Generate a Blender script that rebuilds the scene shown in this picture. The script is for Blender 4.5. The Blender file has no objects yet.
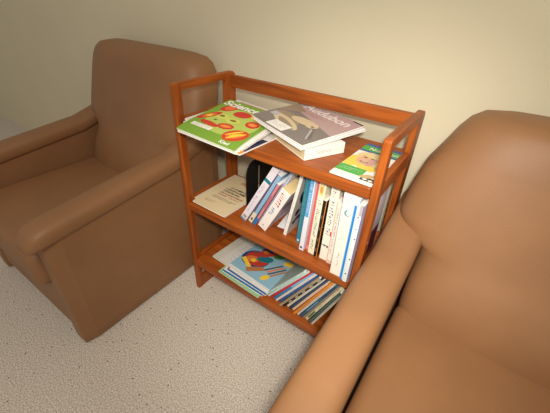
import bpy, bmesh, math, random
from mathutils import Matrix, Vector
random.seed(7)
S = bpy.context.scene
C = S.collection
PI = math.pi

# ------------------------------------------------------------------ materials
def mat(name, rgb, rough=.5, spec=.5, coat=0, bump=None, noise=None, emis=None):
    m = bpy.data.materials.new(name); m.use_nodes = True
    nt = m.node_tree; b = nt.nodes['Principled BSDF']
    b.inputs['Base Color'].default_value = (*rgb, 1)
    b.inputs['Roughness'].default_value = rough
    b.inputs['Specular IOR Level'].default_value = spec
    b.inputs['Coat Weight'].default_value = coat
    b.inputs['Coat Roughness'].default_value = .25
    tc = nt.nodes.new('ShaderNodeTexCoord')
    if noise:                       # (scale, amount, detail)
        n = nt.nodes.new('ShaderNodeTexNoise'); n.inputs['Scale'].default_value = noise[0]; n.inputs['Detail'].default_value = noise[2]
        r = nt.nodes.new('ShaderNodeValToRGB')
        r.color_ramp.elements[0].position = .3; r.color_ramp.elements[1].position = .7
        a = noise[1]
        r.color_ramp.elements[0].color = (*[c*(1-a) for c in rgb], 1)
        r.color_ramp.elements[1].color = (*[min(1, c*(1+a)) for c in rgb], 1)
        nt.links.new(tc.outputs['Object'], n.inputs['Vector']); nt.links.new(n.outputs['Fac'], r.inputs['Fac'])
        nt.links.new(r.outputs['Color'], b.inputs['Base Color'])
    if bump:                        # (scale, strength, distance)
        n = nt.nodes.new('ShaderNodeTexNoise'); n.inputs['Scale'].default_value = bump[0]; n.inputs['Detail'].default_value = 4
        bp = nt.nodes.new('ShaderNodeBump'); bp.inputs['Strength'].default_value = bump[1]; bp.inputs['Distance'].default_value = bump[2]
        nt.links.new(tc.outputs['Object'], n.inputs['Vector']); nt.links.new(n.outputs['Fac'], bp.inputs['Height'])
        nt.links.new(bp.outputs['Normal'], b.inputs['Normal'])
    return m

def lin(r, g, b):
    f = lambda c: (c/255/12.92) if c/255 <= .04045 else ((c/255+.055)/1.055)**2.4
    return (f(r), f(g), f(b))

def wood(name, a, b_, axis):
    m = bpy.data.materials.new(name); m.use_nodes = True
    nt = m.node_tree; b = nt.nodes['Principled BSDF']
    tc = nt.nodes.new('ShaderNodeTexCoord'); mp = nt.nodes.new('ShaderNodeMapping')
    sc = [55, 55, 55]; sc[axis] = 4
    mp.inputs['Scale'].default_value = sc
    n = nt.nodes.new('ShaderNodeTexNoise'); n.inputs['Scale'].default_value = 1; n.inputs['Detail'].default_value = 5; n.inputs['Distortion'].default_value = .6
    r = nt.nodes.new('ShaderNodeValToRGB')
    r.color_ramp.elements[0].position = .32; r.color_ramp.elements[0].color = (*a, 1)
    r.color_ramp.elements[1].position = .68; r.color_ramp.elements[1].color = (*b_, 1)
    nt.links.new(tc.outputs['Object'], mp.inputs['Vector']); nt.links.new(mp.outputs['Vector'], n.inputs['Vector'])
    nt.links.new(n.outputs['Fac'], r.inputs['Fac']); nt.links.new(r.outputs['Color'], b.inputs['Base Color'])
    b.inputs['Roughness'].default_value = .42; b.inputs['Specular IOR Level'].default_value = .3; b.inputs['Coat Weight'].default_value = .08; b.inputs['Coat Roughness'].default_value = .25
    return m
WA, WB = lin(126, 60, 18), lin(174, 90, 30)
wood_x, wood_y, wood_z = wood('stained_wood_x', WA, WB, 0), wood('stained_wood_y', WA, WB, 1), wood('stained_wood_z', WA, WB, 2)
leather = mat('tan_leather', lin(146, 104, 68), .5, .4, bump=(260, .12, .002), noise=(9, .05, 3))
dark_foot = mat('dark_foot', lin(50, 30, 20), .5)
steel = mat('steel', lin(150, 140, 130), .35); 
black_metal = mat('black_metal', lin(14, 13, 13), .55)
paper = mat('paper', lin(236, 230, 220), .7, noise=(400, .05, 2))
_c = {}
def col(r, g, b, rough=.42):
    k = (r, g, b)
    if k not in _c: _c[k] = mat('print_%d_%d_%d' % k, lin(r, g, b), rough)
    return _c[k]

def carpet_mat():
    m = bpy.data.materials.new('carpet'); m.use_nodes = True
    nt = m.node_tree; b = nt.nodes['Principled BSDF']
    tc = nt.nodes.new('ShaderNodeTexCoord')
    n = nt.nodes.new('ShaderNodeTexNoise'); n.inputs['Scale'].default_value = 210; n.inputs['Detail'].default_value = 3
    r = nt.nodes.new('ShaderNodeValToRGB')
    r.color_ramp.elements[0].position = .32; r.color_ramp.elements[0].color = (*lin(176, 162, 146), 1)
    r.color_ramp.elements[1].position = .66; r.color_ramp.elements[1].color = (*lin(240, 230, 214), 1)
    v = nt.nodes.new('ShaderNodeTexVoronoi'); v.inputs['Scale'].default_value = 32
    lt = nt.nodes.new('ShaderNodeMath'); lt.operation = 'LESS_THAN'; lt.inputs[1].default_value = .09
    mx = nt.nodes.new('ShaderNodeMix'); mx.data_type = 'RGBA'
    mx.inputs[7].default_value = (*lin(116, 88, 66), 1)
    bp = nt.nodes.new('ShaderNodeBump'); bp.inputs['Strength'].default_value = .6; bp.inputs['Distance'].default_value = .004
    nt.links.new(tc.outputs['Object'], n.inputs['Vector']); nt.links.new(tc.outputs['Object'], v.inputs['Vector'])
    nt.links.new(n.outputs['Fac'], r.inputs['Fac']); nt.links.new(r.outputs['Color'], mx.inputs[6])
    nt.links.new(v.outputs['Distance'], lt.inputs[0]); nt.links.new(lt.outputs[0], mx.inputs[0])
    nt.links.new(mx.outputs[2], b.inputs['Base Color']); nt.links.new(n.outputs['Fac'], bp.inputs['Height'])
    nt.links.new(bp.outputs['Normal'], b.inputs['Normal']); b.inputs['Roughness'].default_value = .95
    b.inputs['Specular IOR Level'].default_value = .1
    return m

# ------------------------------------------------------------------ helpers
def link(name, bm, mats, parent=None, smooth=False):
    me = bpy.data.meshes.new(name)
    bmesh.ops.recalc_face_normals(bm, faces=bm.faces[:]) if smooth is not None else None
    bm.to_mesh(me); bm.free()
    for m in (mats if isinstance(mats, (list, tuple)) else [mats]): me.materials.append(m)
    if smooth:
        for p in me.polygons: p.use_smooth = True
    o = bpy.data.objects.new(name, me); C.objects.link(o)
    if parent: o.parent = parent
    return o
def tag(o, label, cat, group=None):
    o['label'] = label; o['category'] = cat
    if group: o['group'] = group
    return o
def thing(name, label, cat, loc=(0, 0, 0), group=None, mtx=None):
    o = bpy.data.objects.new(name, None); C.objects.link(o); o.empty_display_size = .05
    if mtx is not None: o.matrix_world = mtx
    else: o.location = loc
    return tag(o, label, cat, group)
def add_box(bm, lo, hi, mi=0, bev=0, M=None, seg=2):
    t = bmesh.new()
    bmesh.ops.create_cube(t, size=1)
    for v in t.verts: v.co = Vector([lo[i]+(v.co[i]+.5)*(hi[i]-lo[i]) for i in range(3)])
    if bev: bmesh.ops.bevel(t, geom=t.edges[:], offset=bev, segments=seg, profile=.5, affect='EDGES')
    merge(bm, t, mi, M)
def merge(bm, t, mi=None, M=None):
    mp = {}
    for v in t.verts: mp[v] = bm.verts.new(M @ v.co if M else v.co)
    for f in t.faces:
        try: g = bm.faces.new([mp[v] for v in f.verts])
        except ValueError: continue
        g.material_index = f.material_index if mi is None else mi; g.smooth = f.smooth
    t.free()
def box_obj(name, lo, hi, m, parent=None, bev=0, off=(0, 0, 0), seg=2):
    bm = bmesh.new(); add_box(bm, [lo[i]-off[i] for i in range(3)], [hi[i]-off[i] for i in range(3)], 0, bev, seg=seg)
    return link(name, bm, m, parent)
def add_cyl(bm, a, b, r, mi=0, n=16):
    a, b = Vector(a), Vector(b); d = b-a
    t = bmesh.new(); bmesh.ops.create_cone(t, cap_ends=True, segments=n, radius1=r, radius2=r, depth=d.length)
    merge(bm, t, mi, Matrix.Translation((a+b)/2) @ d.to_track_quat('Z', 'Y').to_matrix().to_4x4())
def loft(rings, cap=True):
    bm = bmesh.new(); R = [[bm.verts.new(p) for p in r] for r in rings]; n = len(rings[0])
    for a, b in zip(R, R[1:]):
        for i in range(n): bm.faces.new((a[i], a[(i+1) % n], b[(i+1) % n], b[i]))
    if cap: bm.faces.new(R[0]); bm.faces.new(R[-1])
    return bm
def spow(c, e): return math.copysign(abs(c)**e, c)

_fc = {}
def text_bm(s, size, shear=0.0, bold=0.0):
    k = (s, size, shear, bold)
    cu = bpy.data.curves.new('txt', 'FONT'); cu.body = s; cu.size = size; cu.shear = shear; cu.offset = bold; cu.resolution_u = 3
    o = bpy.data.objects.new('txt', cu); C.objects.link(o)
    bpy.context.view_layer.update()
    me = bpy.data.meshes.new_from_object(o.evaluated_get(bpy.context.evaluated_depsgraph_get()))
    bpy.data.objects.remove(o); bpy.data.curves.remove(cu)
    bm = bmesh.new(); bm.from_mesh(me); bpy.data.meshes.remove(me)
    bmesh.ops.triangulate(bm, faces=bm.faces[:])
    return bm
def scribble(bm, u0, v0, u1, v1, mi, f, h, rnd, dens=1.0, k=.3):
    """indistinct print: a row of small strokes from (u0,v0) to (u1,v1), letter height h; f maps (u,v,lift)->3D"""
    L = math.hypot(u1-u0, v1-v0); du, dv = (u1-u0)/L, (v1-v0)/L; s = 0
    while s < L-h*.6:
        w = h*rnd.uniform(.38, .62); hh = h*rnd.uniform(.55, 1); sl = h*.15
        if rnd.random() > .14*dens:
            q = [(s, 0), (s+w*k, 0), (s+w*k+sl, hh), (s+sl, hh)]
            vs = [bm.verts.new(f(u0+du*a-dv*b, v0+dv*a+du*b, .0004)) for a, b in q]
            g = bm.faces.new(vs); g.material_index = mi
            if rnd.random() < .6:
                z = rnd.choice([0, hh*.4, hh*.8])
                q = [(s, z), (s+w*.95, z), (s+w*.95, z+h*.22), (s, z+h*.22)]
                g = bm.faces.new([bm.verts.new(f(u0+du*a-dv*b, v0+dv*a+du*b, .0004)) for a, b in q]); g.material_index = mi
        s += w*1.35

# shape tests for printed covers, all in cover units (u right, v up, metres)
def ell(cu, cv, a, b, rot=0):
    c, s = math.cos(rot), math.sin(rot)
    return lambda u, v: (((u-cu)*c+(v-cv)*s)/a)**2+((-(u-cu)*s+(v-cv)*c)/b)**2 < 1
def poly(*p):
    def t(u, v):
        ins = False; j = len(p)-1
        for i in range(len(p)):
            if (p[i][1] > v) != (p[j][1] > v) and u < (p[j][0]-p[i][0])*(v-p[i][1])/(p[j][1]-p[i][1])+p[i][0]: ins = not ins
            j = i
        return ins
    return t
def rc(u0, v0, u1, v1): return lambda u, v: u0 <= u <= u1 and v0 <= v <= v1
def cover_grid(bm, w, h, f, shapes, step=.0016, lift=.0002):
    nu, nv = int(w/step), int(h/step)
    V = [[bm.verts.new(f(w*i/nu, h*j/nv, lift)) for i in range(nu+1)] for j in range(nv+1)]
    for j in range(nv):
        for i in range(nu):
            u, v = w*(i+.5)/nu, h*(j+.5)/nv; mi = 0
            for test, k in shapes:
                if test(u, v): mi = k
            g = bm.faces.new((V[j][i], V[j][i+1], V[j+1][i+1], V[j+1][i])); g.material_index = mi; g.smooth = True

def magazine(name, label, cat, P0, ux, vx, w, h, th, basecol, mats=(), shapes=(), texts=(), scribbles=(), bend=None, group=None, page=None, parts=True, seed=1):
    """a flat lying magazine/booklet: lower left corner P0 (bottom side), ux/vx unit directions"""
    P0 = Vector(P0); ux = Vector(ux).normalized(); n = ux.cross(Vector(vx)).normalized(); vx = n.cross(ux)
    M = Matrix.Translation(P0) @ Matrix((ux, vx, n)).transposed().to_4x4()
    root = thing(name, label, cat, mtx=M, group=group)
    bend = bend or (lambda u, v: 0)
    f = lambda u, v, z=0: Vector((u, v, th+z+bend(u, v)))
    rnd = random.Random(seed)
    ML = [basecol]+list(mats)
    bm = bmesh.new()
    cover_grid(bm, w, h, f, shapes, step=.0016 if shapes else .02)
    for s, size, shear, bold, u, v, mi, rot, sx in texts:
        t = text_bm(s, size, shear, bold)
        c_, s_ = math.cos(rot), math.sin(rot)
        for vt in t.verts:
            a, b = vt.co.x*sx, vt.co.y
            vt.co = f(u+a*c_-b*s_, v+a*s_+b*c_, .0007)
        merge(bm, t, mi)
    for u0, v0, u1, v1, hh, mi in scribbles: scribble(bm, u0, v0, u1, v1, mi, f, hh, rnd, k=.55 if hh > .0085 else .3)
    # cover's paper edge and back cover
    def sheet(bm, za, zb, du, dv, mi):
        N = 14
        top = [[bm.verts.new(Vector((du+(w-2*du)*i/N, dv+(h-2*dv)*j/N, zb+bend(w*i/N, h*j/N)))) for i in range(N+1)] for j in range(N+1)]
        bot = [[bm.verts.new(Vector((du+(w-2*du)*i/N, dv+(h-2*dv)*j/N, za+bend(w*i/N, h*j/N)))) for i in range(N+1)] for j in range(N+1)]
        def q(a, b, c, d):
            g = bm.faces.new((a, b, c, d)); g.material_index = mi; g.smooth = False
        for j in range(N):
            for i in range(N):
                q(top[j][i], top[j][i+1], top[j+1][i+1], top[j+1][i]); q(bot[j][i], bot[j+1][i], bot[j+1][i+1], bot[j][i+1])
        for i in range(N):
            q(bot[0][i], bot[0][i+1], top[0][i+1], top[0][i]); q(bot[N][i+1], bot[N][i], top[N][i], top[N][i+1])
            q(bot[i+1][0], bot[i][0], top[i][0], top[i+1][0]); q(bot[i][N], bot[i+1][N], top[i+1][N], top[i][N])
    ML.append(page or paper)
    sheet(bm, th-.0006, th, 0, 0, 0); sheet(bm, 0, .0006, 0, 0, 0)
    link('cover', bm, ML, root, smooth=None)
    if parts:
        bm = bmesh.new(); sheet(bm, .0006, th-.0006, .0006, .0006, 0); link('page_block', bm, page or paper, root, smooth=None)
    return root

# ------------------------------------------------------------------ setting
def struct(name, lo, hi, m):
    o = box_obj(name, lo, hi, m); o['kind'] = 'structure'; return o
wall_m = mat('cream_wall', lin(224, 214, 184), .85, .2, bump=(180, .15, .002), noise=(3, .02, 2))
WY = .40
struct('floor', (-4, -4, -.05), (4, WY, 0), carpet_mat())
struct('wall_back', (-4, WY, -.05), (4, WY+.1, 2.6), wall_m)

# ------------------------------------------------------------------ bookcase
W, D, H, T = .70, .29, .907, .019
Z1, Z2, Z3, TH = .180, .475, .785, .033
bc = thing('bookcase', 'orange stained wooden bookcase with three shelves between the two armchairs', 'bookcase', (W/2, D/2, 0))
BO = (W/2, D/2, 0)
def bpart(name, lo, hi, m, parent=bc, bev=.003, seg=2): return box_obj(name, lo, hi, m, parent, bev, BO, seg)
for x0, x1 in ((0, T), (W-T, W)):
    sf = bpart('side_frame', (x0, .0298, H-.024), (x1, .2362, H), wood_y, bc, .0008)
    # the frame itself is the handle bar; its posts and rails hang below it
    # posts with rounded upper corners
    for nm, ya, yb in (('front_post', 0, .030), ('rear_post', .236, D)):
        bm = bmesh.new(); prof = []
        r = .008 if nm == 'front_post' else .02
        if nm == 'front_post': prof = [(ya, .002), (ya+.002, 0), (yb, 0), (yb, H)] + [(ya+r-r*math.sin(a), H-r+r*math.cos(a)) for a in [PI/2*k/6 for k in range(7)]]
        else: prof = [(ya, H), (ya, 0), (yb-.002, 0), (yb, .002)] + [(yb-r+r*math.cos(a), H-r+r*math.sin(a)) for a in [PI/2*k/6 for k in range(7)]]
        A = [bm.verts.new((x0-BO[0], y-BO[1], z)) for y, z in prof]; B = [bm.verts.new((x1-BO[0], y-BO[1], z)) for y, z in prof]
        bm.faces.new(A); bm.faces.new(B[::-1])
        for i in range(len(A)): bm.faces.new((A[i], A[(i+1) % len(A)], B[(i+1) % len(A)], B[i]))
        bmesh.ops.recalc_face_normals(bm, faces=bm.faces[:])
        ed = [e for e in bm.edges if abs(e.verts[0].co.x-e.verts[1].co.x) < 1e-6]
        bmesh.ops.bevel(bm, geom=ed, offset=.0025, segments=2, profile=.5, affect='EDGES')
        link(nm, bm, wood_z, sf)
    for z, (za, zb) in ((Z1, (Z1-TH, Z1+.010)), (Z2, (Z2-TH, Z2+.010)), (Z3, (Z3-TH, Z3+.012))):
        bpart('side_rail', (x0+.001, .029, za), (x1-.001, .237, zb), wood_y, sf, .002)
    bpart('base_rail', (x0+.001, .029, .0), (x1-.001, .237, .060), wood_y, sf, .002)
    xo = x1+.0004 if x1 == W else x0-.0004
    for ys, zs_ in ((.272, .868), (.272, Z3-.02), (.015, .62)):
        bm = bmesh.new(); a = x1-.002 if x1 == W else x0+.002
        add_cyl(bm, (a-BO[0], ys-BO[1], zs_), (xo-BO[0], ys-BO[1], zs_), .0035); link('screw', bm, steel if ys < .1 else dark_foot, sf)
for z in (Z1, Z2, Z3):
    sh = bpart('shelf', (T+.0005, .004, z-.016), (W-T-.0005, D-.004, z), wood_x, bc, .0015)
    # rounded front lip under the board's front edge
    bpart('front_edge', (T+.0005, -.002, z-TH), (W-T-.0005, .019, z+.0006), wood_x, sh, .0065, 4)
    bpart('rear_edge', (T+.0005, D-.022, z-TH), (W-T-.0005, D-.003, z-.002), wood_x, sh, .003)
bpart('back_rail', (T-.001, .262, .852), (W-T+.001, .281, .895), wood_x)
for x in (T+.004, W-T-.004):
    for z in (Z1-.022, Z2-.022):
        bm = bmesh.new(); add_cyl(bm, (x-.004-BO[0], .20-BO[1], z), (x+.010*(1 if x < .3 else -1)-BO[0], .20-BO[1], z), .005); link('hinge_pin', bm, steel, bc)

# ------------------------------------------------------------------ armchairs
def armchair(xs, sg, label, top_taper, dz=0.0, dy=0.0):
    """xs: x of the side panel beside the bookcase; sg: direction inwards"""
    WC = .76
    base = Vector((xs+sg*WC/2, -.08+dy, 0))
    r = thing('armchair', label, 'armchair', base)
    X = lambda u: xs+sg*u-base.x
    def K(name, bm, m=leather, smooth=True, parent=r):
        for v in bm.verts: v.co = Vector((X(v.co.x), v.co.y+dy-base.y, v.co.z))
        return link(name, bm, m, parent, smooth)
    def zs(y): return (.545+.10*(y-.06) if y < .06 else .545+.30*(y-.06))+dz
    for q in (0, 1):
        U = (lambda u: u) if q == 0 else (lambda u: WC-u)
        # side panel down to the carpet
        rings = []
        for k in range(17):
            y = -.455+.755*k/16
            t_ = zs(y)+.012
            e = .012 if k in (0, 16) else 0
            rings.append([Vector((U(u), y, z)) for u, z in ((.006+e, .012), (.086-e, .012), (.090-e, .05), (.090-e, t_-.004), (.0+e, t_), (.0+e, .05))])
        K('side_panel', loft(rings), smooth=False)
        # padded arm: superellipse cross sections along the depth
        rings = []; N = 32
        for k in range(41):
            s = k/40; y = -.495+s*.785
            e = min(1, s/.09); sh = math.sqrt(max(0, 1-(1-e)**2))*.97+.03
            hw = .0545*(.55+.45*sh); hh = .036*(.35+.65*sh)
            zc = zs(y)+.022-(0 if e == 1 else (1-sh)*.02)
            hh *= 1-.0*s
            rings.append([Vector((U(.0455+hw*spow(math.cos(a), .62)), y, zc+hh*spow(math.sin(a), .72)+.004*math.cos(PI*math.cos(a)/2))) for a in [2*PI*i/N for i in range(N)]])
        K('arm_pad', loft(rings))
    # backrest
    prof = [(.34, .282, .030, .290), (.42, .284, .028, .290), (.50, .286, .052, .295), (.565, .288, .082, .30), (.59, .305, .094, .305), (.625, .372, .108, .312),
            (.66, .381-top_taper*.1, .120, .32), (.72, .381-top_taper*.3, .140, .335), (.78, .378-top_taper*.55, .158, .35), (.83, .372-top_taper, .172, .36), (.875, .360-top_taper*1.2, .184, .365), (.905, .345-top_taper*1.3, .198, .362), (.925, .320-top_taper*1.3, .215, .352), (.935, .27-top_taper*1.3, .24, .335)]
    rings = []; N = 72
    for z, hw, yf, yb in prof:
        yc = yf+(yb-yf)*.62; ring = []
        for i in range(N):
            a = 2*PI*i/N; c, s = math.cos(a), math.sin(a)
            u = WC/2+hw*spow(c, .50)
            ef = .3+.32*min(1, max(0, (z-.44)/.14))
            y = yc+((yb-yc)*spow(s, .35) if s > 0 else (yc-yf)*spow(s, ef))
            ring.append(Vector((u, y, z+dz)))
        rings.append(ring)
    K('backrest', loft(rings))
    bm = bmesh.new(); add_box(bm, (.09, .235, .10), (WC-.09, .300, .60), 0, .012); K('rear_panel', bm, smooth=False)
    bm = bmesh.new(); add_box(bm, (.097, -.485, .27), (WC-.097, .10, .418+dz), 0, .035, seg=5)
    K('seat_cushion', bm)
    bm = bmesh.new(); add_box(bm, (.098, -.45, .055), (WC-.098, .24, .275), 0, .01); K('seat_base', bm, smooth=False)
    for u in (.05, WC-.05):
        for y in (-.40, .25):
            bm = bmesh.new(); add_cyl(bm, (u, y, 0), (u, y, .03), .02); K('foot', bm, dark_foot, False)
    return r
armchair(-.100, -1, 'tan leather armchair at the left side of the bookcase', 0.0)
armchair(.716, 1, 'tan leather armchair with its arm overlapping the right end of the bookcase', .042)

# ------------------------------------------------------------------ upright books
WHITE, CREAM = (238, 236, 230), (238, 228, 205)
def book(label, xr, y, z, th, h, depth, lean, cover, bands=(), scr=(), texts=(), name='book', cat='book', group=None, page=None, yaw=0, hard=False, seed=0, cv=None, right=()):
    """standing book; lower right spine corner at (xr,y,z), leaning to the right by `lean` degrees.
    bands: (v0,v1,u0,u1,colour) on the spine in fractions; scr: (v0,v1,colour,height,u)"""
    M = Matrix.Translation((xr, y, z+.0003)) @ Matrix.Rotation(math.radians(lean), 4, 'Y') @ Matrix.Rotation(math.radians(yaw), 4, 'Z')
    r = thing(name, label, cat, mtx=M, group=group)
    ML = [col(*cover)]; idx = {cover: 0}
    def ix(c):
        if c not in idx: idx[c] = len(ML); ML.append(col(*c))
        return idx[c]
    bm = bmesh.new(); ct = min(.0016 if hard else .0009, th*.16); o = .002 if hard else 0
    ci = ix(cv) if cv else 0
    add_box(bm, (-th, 0, 0), (0, ct, h), 0, min(.0007, th*.1), seg=1)
    add_box(bm, (-th, ct*.8, 0), (-th+ct, depth, h), ci); add_box(bm, (-ct, ct*.8, 0), (0, depth, h), ci)
    f = lambda u, v, l=.0004: Vector((-th+u, -l, v))
    for bi, (v0, v1, u0, u1, c) in enumerate(bands):
        g = bm.faces.new([bm.verts.new(f(a*th, b*h, .0002+.00012*bi)) for a, b in ((u0, v0), (u1, v0), (u1, v1), (u0, v1))]); g.material_index = ix(c)
    rnd = random.Random(seed)
    for v0, v1, c, hh, u in scr:    # text runs down the spine
        scribble(bm, u*th, v1*h, u*th, v0*h, ix(c), lambda a, b, l: f(a, b, .0011), hh, rnd)
    for kind, a, b, c_, d_, c in right:   # printed patches on the right hand cover: (y, z, ry, rz)
        n = 20
        pts = [(a+c_*math.cos(2*PI*i/n), b+d_*math.sin(2*PI*i/n)) for i in range(n)] if kind == 'e' else [(a, b), (c_, b), (c_, d_), (a, d_)]
        g = bm.faces.new([bm.verts.new((.0004, p, q)) for p, q in pts]); g.material_index = ix(c)
    for kind, a, b, c_, d_, c in texts:   # ellipse marks on the spine
        n = 20
        g = bm.faces.new([bm.verts.new(f(a*th+c_*math.cos(2*PI*i/n), b*h+d_*math.sin(2*PI*i/n), .0009 if kind == 'e' else .0012)) for i in range(n)]); g.material_index = ix(c)
    link('cover', bm, ML, r)
    box_obj('page_block', (-th+ct, ct, o), (-ct, depth-.001-o, h-o), page or paper, r)
    return r
G = 'books standing on the middle shelf'
TEAL, SKY, BLUE, RED, PINK = (38, 128, 148), (150, 190, 214), (30, 110, 190), (200, 70, 60), (222, 130, 135)
tan_page = mat('tan_pages', lin(222, 196, 142), .8)
z2 = Z2
book('white paperback with a teal band on its spine, leaning beside the black bookend', .2640, .040, z2, .0235, .274, .19, 28.5, (232, 224, 230),
     bands=[(.76, .81, 0, 1, (20, 122, 145)), (0, .035, 0, 1, (120, 150, 175)), (.055, .10, .2, .8, (150, 160, 140))], scr=[(.14, .50, (170, 160, 185), .009, .25), (.54, .72, (175, 165, 190), .009, .25)], group=G, seed=1)
book('light blue book with a cream spine foot and purple edge, leaning on the books', .2885, .046, z2, .0155, .250, .18, 27, (140, 182, 212),
     bands=[(0, .21, .0, 1, (224, 214, 190)), (.21, 1, 0, .22, (96, 40, 90)), (.05, .10, .3, .7, (70, 80, 90))], group=G, seed=2)
book('pink spined book with a bright blue foot, leaning behind the thick white book', .3060, .044, z2, .0110, .213, .18, 25.5, (214, 134, 140),
     bands=[(0, .17, 0, 1, (30, 120, 190)), (.17, 1, 0, .28, (70, 90, 120)), (.45, .75, .45, .8, (190, 90, 100))], group=G, seed=3)
book('thick white leaning paperback with red and blue spine print and tan page tops', .3535, .038, z2, .034, .200, .165, 26.5, (240, 232, 224),
     scr=[(.62, .93, (206, 90, 90), .016, .25), (.30, .56, (130, 160, 196), .016, .22), (.05, .10, (120, 120, 130), .012, .3)], group=G, page=tan_page, cv=(206, 196, 206), seed=4,
     right=[('e', .05, .12, .03, .02, (150, 130, 150)), ('e', .08, .15, .03, .03, (226, 216, 220)), ('r', .02, .04, .10, .07, (180, 164, 176))])
book('white book with blue stripes showing its top above the thick white paperback', .3160, .062, z2, .0090, .268, .165, 26, (230, 232, 236),
     bands=[(.0, 1, .15, .35, (40, 110, 170)), (0, 1, .55, .75, (40, 90, 150))], group=G, seed=5, page=col(220, 224, 232), cv=(226, 228, 236))
book('white booklet with dark purple figures on its cover, leaning alone in the gap', .4225, .062, z2, .011, .248, .20, 10.5, (236, 232, 222), group=G, seed=6, cv=(206, 200, 192),
     scr=[(.2, .8, (210, 205, 200), .006, .3)],
     right=[('e', .035, .155, .012, .02, (36, 24, 40)), ('e', .05, .13, .02, .008, (30, 26, 36)), ('e', .035, .085, .014, .014, (80, 28, 70)), ('e', .05, .055, .02, .010, (88, 40, 84)), ('e', .03, .045, .012, .008, (60, 26, 56)), ('e', .07, .1, .02, .014, (40, 30, 40)), ('e', .05, .20, .02, .012, (40, 30, 40))])
book('teal book next to the leaning white booklet', .4800, .056, z2, .0150, .245, .20, 3.2, (52, 128, 146), scr=[(.15, .85, (110, 160, 172), .008, .2)], bands=[(.03, .06, .3, .7, (220, 230, 230))], group=G, seed=7, hard=True)
book('book with a light blue upper spine and white foot beside the teal book', .5075, .031, z2, .0150, .264, .21, 3.2, (226, 228, 236), scr=[(.55, .95, (222, 240, 250), .008, .25)],
     bands=[(.50, 1, 0, .8, (96, 164, 214)), (.03, .06, .2, .7, (60, 70, 110))], group=G, seed=8)
book('thin salmon pink book squeezed beside the light blue and white book', .5200, .046, z2, .0095, .255, .20, 2.6, (214, 92, 92), bands=[(0, .07, 0, 1, (230, 130, 130))], group=G, seed=9)
book('cream book with green handwritten style lettering down its spine', .5430, .036, z2, .0205, .260, .20, 2.3, (242, 232, 206),
     scr=[(.06, .22, (110, 150, 130), .010, .25), (.26, .80, (96, 140, 146), .010, .25)], bands=[(.84, .97, .15, .75, (240, 208, 120)), (.87, .94, .25, .6, (214, 150, 80))], group=G, seed=10)
book('short black spined book with an orange edge', .5560, .033, z2, .0115, .208, .19, 1.8, (26, 22, 20), bands=[(0, 1, .82, 1, (226, 140, 40)), (.1, .16, .3, .6, (120, 100, 80)), (.3, .36, .3, .6, (110, 90, 70)), (.5, .56, .3, .6, (110, 90, 70)), (.7, .76, .3, .6, (110, 90, 70))], group=G, seed=11)
book('picture book with a yellow, green and red spine standing back behind the black one', .5625, .060, z2, .0055, .262, .20, 1.2, (222, 200, 170),
     bands=[(.86, 1, 0, 1, (196, 196, 90)), (.72, .78, 0, 1, (150, 40, 40)), (0, .5, 0, 1, (232, 160, 60))], group=G, seed=12, cv=(214, 206, 196))
book('white book with large slanted grey letters and a black mark on its spine', .5880, .036, z2, .0245, .268, .20, 1.2, (240, 234, 218),
     scr=[(.33, .95, (150, 148, 150), .013, .22), (.14, .26, (20, 20, 24), .016, .3), (.16, .24, (20, 20, 24), .012, .02)], bands=[(.36, .42, .80, 1, (206, 40, 90))], group=G, seed=13)
book('short narrow white book with fine grey spine print', .6060, .031, z2, .0160, .222, .19, .8, (240, 232, 222), scr=[(.15, .92, (150, 146, 160), .008, .3)], bands=[(0, .06, 0, 1, (228, 190, 170)), (0, 1, 0, .16, (230, 176, 140))], group=G, seed=14)
book('cream book with a tan band standing back beside the short white book', .6155, .052, z2, .0085, .245, .20, .5, (226, 212, 188), bands=[(.78, .88, 0, 1, (190, 140, 84))], group=G, seed=15)
book('widest cream book with a small blue round emblem at its spine top', .6520, .0005, z2, .0335, .2745, .22, 0.0, (240, 232, 218),
     scr=[(.08, .30, (176, 172, 168), .007, .4), (.45, .6, (206, 200, 194), .006, .4), (.90, .96, (160, 180, 190), .006, .4)],
     texts=[('e', .52, .80, .0085, .0095, (110, 160, 180)), ('f', .60, .803, .0055, .0070, (240, 232, 218))], bands=[(0, 1, .92, 1, (180, 200, 220))], group=G, seed=16)
book('slim book with a bright blue spine edge beside the widest cream book', .6625, -.004, z2, .0100, .272, .21, 0.0, (214, 228, 236), bands=[(0, .93, .0, .62, (36, 130, 206))], group=G, seed=17)
book('pale book with dark dots and a purple edge against the right side frame', .6765, -.008, z2, .0135, .262, .21, 0.2, (222, 230, 224),
     bands=[(0, 1, .84, 1, (110, 80, 160)), (.88, 1, .25, .84, (176, 172, 168))],
     texts=[('e', .3, .86, .0018, .0022, (30, 60, 80)), ('e', .55, .60, .0020, .0024, (30, 110, 160)), ('e', .5, .33, .0018, .0024, (20, 40, 50)), ('e', .35, .12, .0022, .0026, (30, 60, 60)), ('e', .4, .72, .0022, .0024, (90, 180, 210)), ('e', .3, .47, .0016, .0020, (200, 190, 120))], group=G, seed=18, cv=(206, 200, 212), right=[('r', .02, .0, .20, .10, (110, 40, 50)), ('e', .06, .12, .03, .03, (150, 110, 130)), ('e', .12, .20, .05, .03, (226, 222, 230)), ('e', .10, .09, .03, .02, (160, 130, 150))])

# crumpled white sheets between the leaning books
magazine('paper_sheet', 'loose white paper lying on the middle shelf between the leaning books', 'paper', (.372, .085, z2+.0005), (1, .15, 0), (-.15, 1, 0), .042, .10, .003, col(232, 232, 234), parts=False)

# bookend: a black metal plate with a slot and a foot
be = thing('bookend', 'black metal bookend with a rounded top and a narrow slot', 'bookend', (.2055, .20, z2))
bm = bmesh.new()
r_ = .045; ztop = .174
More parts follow.
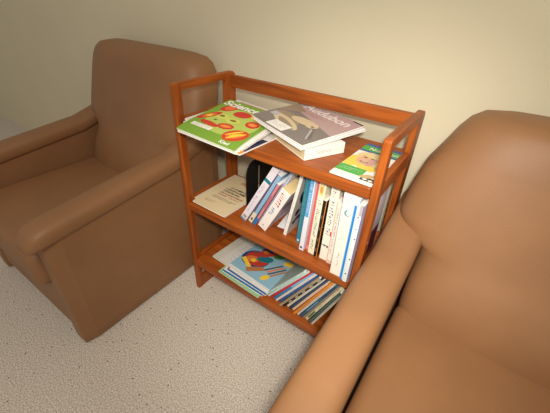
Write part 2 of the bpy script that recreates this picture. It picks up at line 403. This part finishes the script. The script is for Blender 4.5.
# build plate around the slot as quads strips: simple left, right, below, above pieces
def strip(y0, y1, n=10):
    def top(y):
        if y < .12+r_: return ztop-r_+math.sqrt(max(0, r_**2-(.12+r_-y)**2))
        return ztop
    return [(y0+(y1-y0)*i/n, top(y0+(y1-y0)*i/n)) for i in range(n+1)]
def extr(pts):
    A = [bm.verts.new((-.0012, y-.20, z)) for y, z in pts]; B = [bm.verts.new((.0012, y-.20, z)) for y, z in pts]
    bm.faces.new(A); bm.faces.new(B[::-1])
    for i in range(len(A)): bm.faces.new((A[i], A[(i+1) % len(A)], B[(i+1) % len(A)], B[i]))
extr([(.190, 0), (.12, 0)] + strip(.12, .190)); extr([(.288, 0), (.200, 0)] + strip(.200, .288)); extr([(.200, 0), (.190, 0), (.190, .035), (.200, .035)]); extr([(.200, .143), (.190, .143), (.190, ztop), (.200, ztop)])
link('plate', bm, black_metal, be)
box_obj('foot_plate', (-.0012, -.07, .0002), (.030, .07, .0014), black_metal, be)

# flat pile at the left of the middle shelf
MG = 'booklets in the flat pile on the middle shelf'
zz = z2+.0004
magazine('booklet', 'white booklet at the bottom of the flat pile on the middle shelf', 'booklet', (.034, .016, zz), (1, -.03, 0), (.03, 1, 0), .160, .225, .005, col(236, 228, 214), group=MG)
magazine('booklet', 'pale booklet poking out at the back left of the middle shelf pile', 'booklet', (.0215, .030, zz+.0053), (1, 0, 0), (0, 1, 0), .158, .235, .004, col(222, 206, 178), group=MG)
tanb = magazine('booklet', 'tan booklet with black and red title lines on top of the middle shelf pile', 'booklet', (.040, .004, zz+.0098), (1, -.02, 0), (.02, 1, 0), .158, .236, .005, col(226, 206, 164),
     mats=[col(40, 32, 36), col(184, 84, 64), col(120, 100, 80), col(206, 160, 124)], shapes=[(rc(.055, .205, .105, .225), 4), (ell(.135, .17, .012, .016), 4)],
     scribbles=2*[(.045, .158, .135, .158, .011, 1), (.036, .142, .145, .142, .011, 1), (.036, .126, .120, .126, .011, 1), (.036, .110, .150, .110, .009, 2), (.036, .096, .080, .096, .009, 2), (.090, .096, .145, .096, .008, 2),
                (.030, .078, .145, .078, .006, 3), (.030, .070, .130, .070, .006, 3), (.025, .045, .075, .045, .006, 4), (.025, .036, .065, .036, .006, 4)], group=MG, seed=3)

# ------------------------------------------------------------------ bottom shelf: flat pile
PG = 'magazines in the flat pile on the bottom shelf'
z1 = Z1+.0004
layers = [
 ('green edged magazine low in the flat pile on the bottom shelf', (.145, .006, z1), .215, .262, .004, (150, 186, 140), -3),
 ('white magazine with a blue lower edge low in the flat pile on the bottom shelf', (.158, .016, z1+.0042), .212, .255, .004, (220, 222, 220), -2),
 ('pale grey magazine reaching furthest left in the flat pile on the bottom shelf', (.070, .050, z1+.0084), .225, .215, .005, (206, 202, 186), -4),
 ('thin red folder with one corner showing in the flat pile on the bottom shelf', (.172, .030, z1+.0136), .19, .235, .0025, (176, 40, 56), -3),
 ('white magazine with a blue strip under the colourful picture book', (.182, .022, z1+.0163), .203, .235, .005, (222, 214, 206), -3.5),
 ('pale grey printed magazine beside the colourful picture book', (.118, .045, z1+.0215), .19, .21, .0035, (212, 208, 200), -6)]
for i, (lb, p, w, h, th, c, a) in enumerate(layers):
    ux = (math.cos(math.radians(a)), math.sin(math.radians(a)), 0); vx = (-ux[1], ux[0], 0)
    kw = {}
    if i == 5: kw = dict(mats=[col(170, 160, 165)], scribbles=[(.02, .03+.02*k, .07, .03+.02*k, .006, 1) for k in range(9)])
    if i in (1, 4): kw = dict(mats=[col(30, 100, 160)], shapes=[(rc(.0, 0, w, .008), 1)])
    magazine('magazine', lb, 'magazine', p, ux, vx, w, h, th, col(*c), group=PG, seed=i, **kw)
a = math.radians(-4.5); ux = (math.cos(a), math.sin(a), 0); vx = (-ux[1], ux[0], 0)
cb = [col(*c) for c in ((188, 60, 44), (28, 66, 120), (238, 196, 60), (176, 116, 70), (30, 116, 130), (70, 130, 60), (84, 78, 70), (222, 120, 60), (214, 226, 232))]
magazine('picture_book', 'light blue picture book with bright shapes, topmost of the bottom shelf pile', 'book', (.172, .050, z1+.0252), ux, vx, .218, .222, .006, col(142, 182, 198), mats=cb,
     shapes=[(ell(.062, .090, .062, .050, .3), 2), (ell(.068, .095, .054, .042, .3), 1), (ell(.052, .082, .028, .018, .3), 8), (ell(.084, .104, .022, .014, .3), 5), (ell(.060, .078, .011, .010), 3),
             (poly((.010, .058), (.084, .024), (.094, .036), (.020, .074)), 3), (poly((.080, .010), (.135, .060), (.118, .076), (.062, .028)), 4),
             (ell(.080, .158, .034, .026, .4), 1), (ell(.078, .172, .034, .014, .5), 2), (ell(.108, .168, .013, .011), 1), (ell(.102, .116, .028, .018, .6), 5), (ell(.070, .150, .014, .010), 8),
             (ell(.132, .164, .026, .014, .7), 6)] + [(poly((.128+.013*k, .066-.004*k), (.172+.012*k, .134-.004*k), (.179+.012*k, .131-.004*k), (.135+.013*k, .062-.004*k)), (7, 8, 7, 4)[k]) for k in range(4)] +
            [(ell(.160, .034, .020, .012, 1.0), 3), (ell(.190, .156, .024, .014, .4), 3), (ell(.168, .186, .018, .010, .2), 6)], group=None, seed=8)

# ------------------------------------------------------------------ bottom shelf: thin books leaning to the right
LG = 'thin books leaning in a row on the bottom shelf'
CB = [((190, 216, 206), 'pale green', 'against the flat pile'),
      ((200, 218, 212), 'pale grey green', 'left of the red one'),
      ((196, 44, 52), 'red', 'near the left end of the leaning row'),
      ((48, 126, 182), 'bright blue', 'right beside the red one'),
      ((222, 218, 208), 'white', 'right of the bright blue one'),
      ((50, 88, 150), 'dark blue', 'right of the first white one'),
      ((166, 150, 124), 'beige', 'left of the black one'),
      ((24, 22, 22), 'black', 'with pale marks down its spine'),
      ((226, 220, 200), 'cream', 'right of the black one'),
      ((46, 66, 92), 'navy', 'between two cream ones'),
      ((222, 204, 182), 'cream', 'with reddish print, left of the orange one'),
      ((226, 136, 34), 'orange', 'near the middle of the leaning row'),
      ((206, 202, 190), 'pale grey', 'right of the orange one'),
      ((40, 88, 116), 'blue grey', 'in the right half of the row'),
      ((146, 134, 112), 'taupe', 'right of the blue grey one'),
      ((216, 202, 168), 'cream', 'with a green patch on its spine foot'),
      ((70, 90, 84), 'dark green grey', 'near the right end of the row'),
      ((200, 194, 176), 'off white', 'last of the row by the armchair')]
nb = len(CB); rn = random.Random(5)
xb = [.395, .405]
for i, (c, cn, wh) in enumerate(CB):
    s = i/(nb-1)
    xr = .3760+(.5860-.3760)*s; ln = 35.5-13.5*s
    th = .0078 if i != 15 else .0100
    h = [.262, .270, .285, .290, .270, .284, .272, .284, .288, .270, .278, .285, .270, .278, .262, .268, .235, .25][i]
    h = min(h, (Z2-TH-Z1-.006)/math.cos(math.radians(ln))-th*math.tan(math.radians(ln)))
    bands = []; scr = []
    if i == 7: bands = [(.15+.17*k, .22+.17*k, .25, .75, (190, 180, 150)) for k in range(5)]
    elif i == 15: bands = [(.06, .26, .2, .85, (60, 104, 62))]; scr = [(.34, .6, (120, 130, 100), .006, .2), (.7, .9, (170, 110, 90), .006, .2)]
    elif i == 3: bands = [(.45, 1, .1, .9, (130, 184, 226))]
    elif i == 10: scr = [(.05, .9, (190, 90, 70), .004, .25)]
    elif i == 13: bands = [(.2, .5, .2, .8, (90, 140, 170)), (.6, .9, 0, 1, (36, 60, 90))]
    elif i not in (2,): scr = [(.1, .85, tuple(max(0, min(255, int(v*1.35 if sum(c) < 300 else v*.7))) for v in c), .0035, .3)]
    book('%s thin book leaning on bottom shelf, %s' % (cn, wh), xr, .014+rn.uniform(0, .018), Z1, th, h, .20, ln, c, bands=bands, scr=scr, group=LG, seed=30+i)

# ------------------------------------------------------------------ top of the bookcase
z3 = Z3+.0006
TG = 'magazines on top of the bookcase'
# pile under the green magazine
def dirs(deg): a = math.radians(deg); return (math.cos(a), math.sin(a), 0), (-math.sin(a), math.cos(a), 0)
u, v = dirs(-3)
magazine('magazine', 'white magazine with a blue and black corner at the bottom of the top pile', 'magazine', (.118, -.050, z3), u, v, .216, .272, .0045, col(226, 222, 214), mats=[col(24, 34, 70), col(226, 140, 50)], shapes=[(rc(.196, .012, .216, .12), 1), (rc(.18, 0, .216, .02), 2)], group=TG)
# the upper magazines of the pile lie tilted: higher towards the back left
P_, a_ = Vector((.112, -.082, .8165)), math.radians(4.5)
ux = Vector((.209*math.cos(a_), .209*math.sin(a_), -.019)).normalized()
vx = Vector((-math.sin(a_)*.255, math.cos(a_)*.255, .020)); nn = ux.cross(vx).normalized(); vx = nn.cross(ux)
def tilted(du, dv, dn, deg):
    q = Matrix.Rotation(math.radians(deg), 3, nn)
    return P_+ux*du+vx*dv+nn*dn, q @ ux, q @ vx
u, v = dirs(-3)
magazine('magazine', 'thin white magazine, left edge lowest of those sticking out under the green magazine', 'magazine', (.040, .004, z3+.0052), u, v, .212, .262, .0045, col(232, 228, 220), mats=[col(60, 90, 50)], shapes=[(rc(0, .0, .004, .25), 1)], group=TG)
u, v = dirs(1)
magazine('magazine', 'white magazine sticking out at the left under the green fruit magazine', 'magazine', (.037, .014, z3+.0102), u, v, .212, .245, .005, col(236, 230, 222), group=TG)
p0, ua, va = tilted(.004, .028, -.0095, -1)
magazine('magazine', 'white magazine with a mauve printed top edge behind the green fruit magazine', 'magazine', p0, ua, va, .215, .262, .0045, col(222, 214, 208), mats=[col(190, 140, 130), col(150, 120, 90)], shapes=[(rc(.02, .236, .215, .254), 1), (rc(.05, .242, .215, .249), 2)], group=TG, page=col(240, 236, 230))
p0, ua, va = tilted(.006, -.003, -.0050, .6)
magazine('magazine', 'white magazine directly below the green fruit magazine', 'magazine', p0, ua, va, .209, .25, .0045, col(238, 236, 230), group=TG, bend=lambda a, b: -1.1*max(0, .07-b)**2 - .35*max(0, .05-a)**2)
L_ = P_
gm = [col(204, 64, 34), col(226, 110, 50), col(240, 200, 60), col(238, 234, 224), col(196, 48, 36), col(206, 206, 96), col(120, 110, 40), col(178, 196, 92), col(60, 50, 20), col(244, 150, 70)]
sc_w, sc_h = .209, .256
def fruit(cu, cv, a, b, r, k1, k2, k3=None):
    o = [(ell(cu, cv, a, b, r), k1), (ell(cu, cv, a*.72, b*.55, r), k2)]
    if k3: o.append((ell(cu, cv, a*.5, b*.25, r), k3))
    return o
shp = [(ell(.110, .125, .085, .085, 0), 8)]
shp += fruit(.045, .198, .020, .034, -.5, 5, 2) + fruit(.105, .182, .030, .022, .3, 5, 5) + fruit(.160, .190, .026, .016, 0, 3, 6)
shp += [(ell(.062, .136, .020, .018), 6), (ell(.105, .130, .024, .016, .2), 6), (ell(.060, .138, .009, .007), 7), (ell(.107, .131, .012, .006), 7)]
shp += fruit(.026, .118, .013, .044, -.45, 5, 2, 3) + fruit(.110, .088, .026, .018, .25, 5, 2, 10) + fruit(.168, .145, .022, .022, 0, 5, 2, 10)
shp += fruit(.060, .074, .034, .012, -.1, 5, 1) + fruit(.166, .062, .040, .030, .9, 1, 2, 3) + [(ell(.170, .060, .032, .004, .95), 3), (ell(.156, .072, .030, .004, .95), 3), (ell(.060, .104, .006, .004), 9)]
shp += [(rc(.018, .040, .088, .058), 4)]
magazine('magazine', 'green magazine with red and yellow fruits on its cover, titled Science', 'magazine', L_, ux, vx, sc_w, sc_h, .0045, col(120, 160, 52), mats=gm, shapes=shp,
     texts=[('Science', .049, .12, .0016, .004, .213, 4, 0, .90), ('Kiwi', .018, .1, .0006, .146, .008, 4, 0, 1)],
     scribbles=[(.022, .050, .084, .050, .004, 9), (.022, .043, .080, .043, .004, 9)], bend=lambda a, b: -1.1*max(0, .07-b)**2 - .35*max(0, .05-a)**2, group=TG, seed=4)

# thick white book under the second magazine
e1 = Vector((.543-.484, .140-.024, 0)).normalized()      # along its visible spine
e2 = Vector((-e1.y, e1.x, 0))
th_b = .031
Mx = Matrix.Translation((.484, .024, z3)) @ Matrix((e1, e2, (0, 0, 1))).transposed().to_4x4()
wb = thing('book', 'thick white book lying flat under the mauve and grey magazine, faint grey title', 'book', mtx=Mx)
bm = bmesh.new(); bw, bd = .132, .185
add_box(bm, (0, 0, 0), (bw, .0014, th_b), 0, .0005, seg=1); add_box(bm, (0, .001, 0), (bw, bd, .0014)); add_box(bm, (0, .001, th_b-.0014), (bw, bd, th_b))
t = text_bm('Science', .016, .3, 0)
for vt in t.verts: vt.co = Vector((.036+vt.co.x, -.0006, .013+vt.co.y))
merge(bm, t, 1)
scribble(bm, .095, .013, .118, .013, 2, lambda a, b, l: Vector((a, -.0006, b)), .006, random.Random(2))
link('cover', bm, [col(240, 236, 228), col(176, 172, 170), col(224, 214, 190)], wb)
box_obj('page_block', (.0012, .0014, .0014), (bw-.0012, bd-.001, th_b-.0014), col(226, 214, 170), wb)

# audubon magazine, tilted, resting on the thick book and the left pile
B_ = Vector((.478, .016, .822)); a_ = math.radians(-18.5)
ux = Vector((math.cos(a_), math.sin(a_), -.045)).normalized(); vx = Vector((-math.sin(a_), math.cos(a_), .03)).normalized()
L_ = B_-ux*.238
am = [col(180, 154, 152), col(128, 120, 116), col(206, 186, 152), col(112, 104, 96), col(236, 232, 226), col(150, 60, 50), col(30, 30, 50), col(232, 222, 216), col(150, 134, 112), col(182, 178, 180)]
aw, ah = .238, .236
ash = [(rc(0, .10, aw, ah), 1), (poly((0, 0), (aw, 0), (aw, .10), (.12, .13), (0, .16)), 2), (poly((0, .10), (.07, .16), (0, .19)), 9),
       (ell(.100, .098, .062, .026, .12), 4), (ell(.070, .080, .062, .034, -.2), 9), (ell(.120, .106, .050, .020, .05), 3), (ell(.158, .104, .022, .018, 0), 3), (ell(.165, .100, .006, .005), 4), (ell(.088, .060, .07, .022, -.25), 3), (ell(.100, .052, .05, .012, -.3), 9),
       (poly((.17, .09), (.222, .03), (.222, .045), (.178, .098)), 4), (poly((.175, .085), (.212, .03), (.216, .032), (.18, .088)), 10),
       (rc(.012, .006+.0, .07, .012), 4), (rc(.065, .006, .140, .046), 5), (rc(.012, .06, .04, .085), 10), (rc(.20, .230, aw, ah), 7)]
magazine('magazine', 'mauve and grey magazine titled Audubon with a pale animal on its cover', 'magazine', L_+Vector((0, 0, .0035)), ux, vx, aw, ah, .0055, col(150, 140, 138), mats=am, shapes=ash,
     texts=[('Audubon', .054, .15, .0010, .030, .180, 8, 0, .93)], scribbles=[(.03, .160, .15, .160, .005, 6), (.05, .152, .13, .152, .004, 6), (.070, .034, .130, .034, .004, 4), (.070, .026, .135, .026, .004, 4), (.070, .018, .125, .018, .004, 4)],
     bend=lambda a, b: .5*max(0, .07-a)**2 + .2*max(0, b-.14)**2, group=TG, seed=6)
u_ = (ux+vx*-.03).normalized()
magazine('magazine', 'white magazine fanned out directly below the mauve and grey magazine', 'magazine', L_+ux*.008-Vector((0, 0, .0025)), u_, vx, .234, .242, .0055, col(236, 234, 238), group=TG, bend=lambda a, b: .5*max(0, .07-a)**2 + .1*max(0, b-.14)**2)

# brochure with a smiling woman
ux = Vector((.680-.566, -.004, 0)).normalized()
nm_ = [col(58, 84, 150), col(76, 172, 76), col(222, 176, 140), col(226, 206, 150), col(236, 206, 90), col(240, 236, 228), col(130, 60, 50), col(96, 66, 44), col(60, 56, 48), col(206, 160, 150), col(196, 170, 120)]
bw_, bh_ = .112, .238
bsh = [(rc(0, .215, bw_, bh_), 1), (rc(0, .186, bw_, .222), 2), (rc(0, .176, bw_, .186), 1),
       (rc(0, 0, bw_, .176), 6), (ell(.050, .145, .040, .034), 4), (ell(.082, .120, .022, .045), 11), (ell(.078, .130, .014, .036), 4), (ell(.016, .100, .026, .036), 5), (ell(.060, .080, .030, .018, -.3), 5),
       (ell(.046, .126, .026, .036, -.15), 3), (ell(.062, .118, .012, .030, -.1), 10), (ell(.036, .138, .006, .003), 8), (ell(.056, .139, .006, .003), 8), (ell(.043, .108, .012, .005), 7), (ell(.043, .109, .008, .0018), 6), (ell(.054, .152, .028, .010, -.2), 4),
       (rc(0, .026, .072, .066), 2), (rc(.074, .012, bw_, .030), 9), (ell(.085, .036, .02, .010, .5), 11), (ell(.10, .018, .006, .004), 6), (ell(.085, .020, .006, .004), 6), (rc(0, 0, bw_, .006), 6)]
magazine('brochure', 'green and blue brochure with a smiling blonde woman, beside the right side frame', 'brochure', (.5665, .0085, z3), ux, (0, 1, 0), bw_, bh_, .0035, col(236, 232, 226), mats=nm_, shapes=bsh,
     texts=[('Nutrition', .022, .12, .0004, .020, .195, 6, 0, 1)], scribbles=[(.008, .050, .066, .050, .005, 6), (.008, .040, .060, .040, .005, 6), (.03, .226, .10, .226, .005, 10)], seed=9)

# ------------------------------------------------------------------ light
w = bpy.data.worlds.new('room_light'); S.world = w; w.use_nodes = True
w.node_tree.nodes['Background'].inputs['Color'].default_value = (1, .93, .84, 1)
w.node_tree.nodes['Background'].inputs['Strength'].default_value = .30
def area(name, loc, tgt, size, power, c):
    l = bpy.data.lights.new(name, 'AREA'); l.shape = 'SQUARE'; l.size = size; l.energy = power; l.color = c
    o = bpy.data.objects.new(name, l); C.objects.link(o); o.location = loc
    o.rotation_euler = (Vector(tgt)-Vector(loc)).to_track_quat('-Z', 'Y').to_euler(); return o
fl = bpy.data.lights.new('camera_flash', 'SPOT'); fl.energy = 46; fl.color = (1, .95, .87); fl.shadow_soft_size = .03; fl.spot_size = math.radians(80); fl.spot_blend = 1
fo = bpy.data.objects.new('camera_flash', fl); C.objects.link(fo); fo.location = (.90, -.68, 1.25)
fo.rotation_euler = (Vector((.53, .15, .5))-fo.location).to_track_quat('-Z', 'Y').to_euler()
area('ceiling_lamp', (1.2, -1.4, 2.45), (.5, 0, .4), .9, 30, (1, .93, .83))

# ------------------------------------------------------------------ camera
cam = bpy.data.cameras.new('camera'); co = bpy.data.objects.new('camera', cam); C.objects.link(co)
yaw, pit, rol = .585297284, .592249241, .0489842532
fw = Vector((-math.sin(yaw)*math.cos(pit), math.cos(yaw)*math.cos(pit), -math.sin(pit)))
rt = Vector((math.cos(yaw), math.sin(yaw), 0)); up = rt.cross(fw)
r2 = math.cos(rol)*rt+math.sin(rol)*up; u2 = -math.sin(rol)*rt+math.cos(rol)*up
Mc = Matrix((r2, u2, -fw)).transposed().to_4x4(); Mc.translation = Vector((.856331, -.666801, 1.161003))
co.matrix_world = Mc
cam.sensor_fit = 'HORIZONTAL'; cam.sensor_width = 36; cam.lens = 323.266/550*36; cam.clip_start = .02
S.camera = co
S.view_settings.view_transform = 'Standard'; S.view_settings.look = 'None'; S.view_settings.gamma = 1
S.view_settings.use_curve_mapping = False; S.view_settings.exposure = 0.0
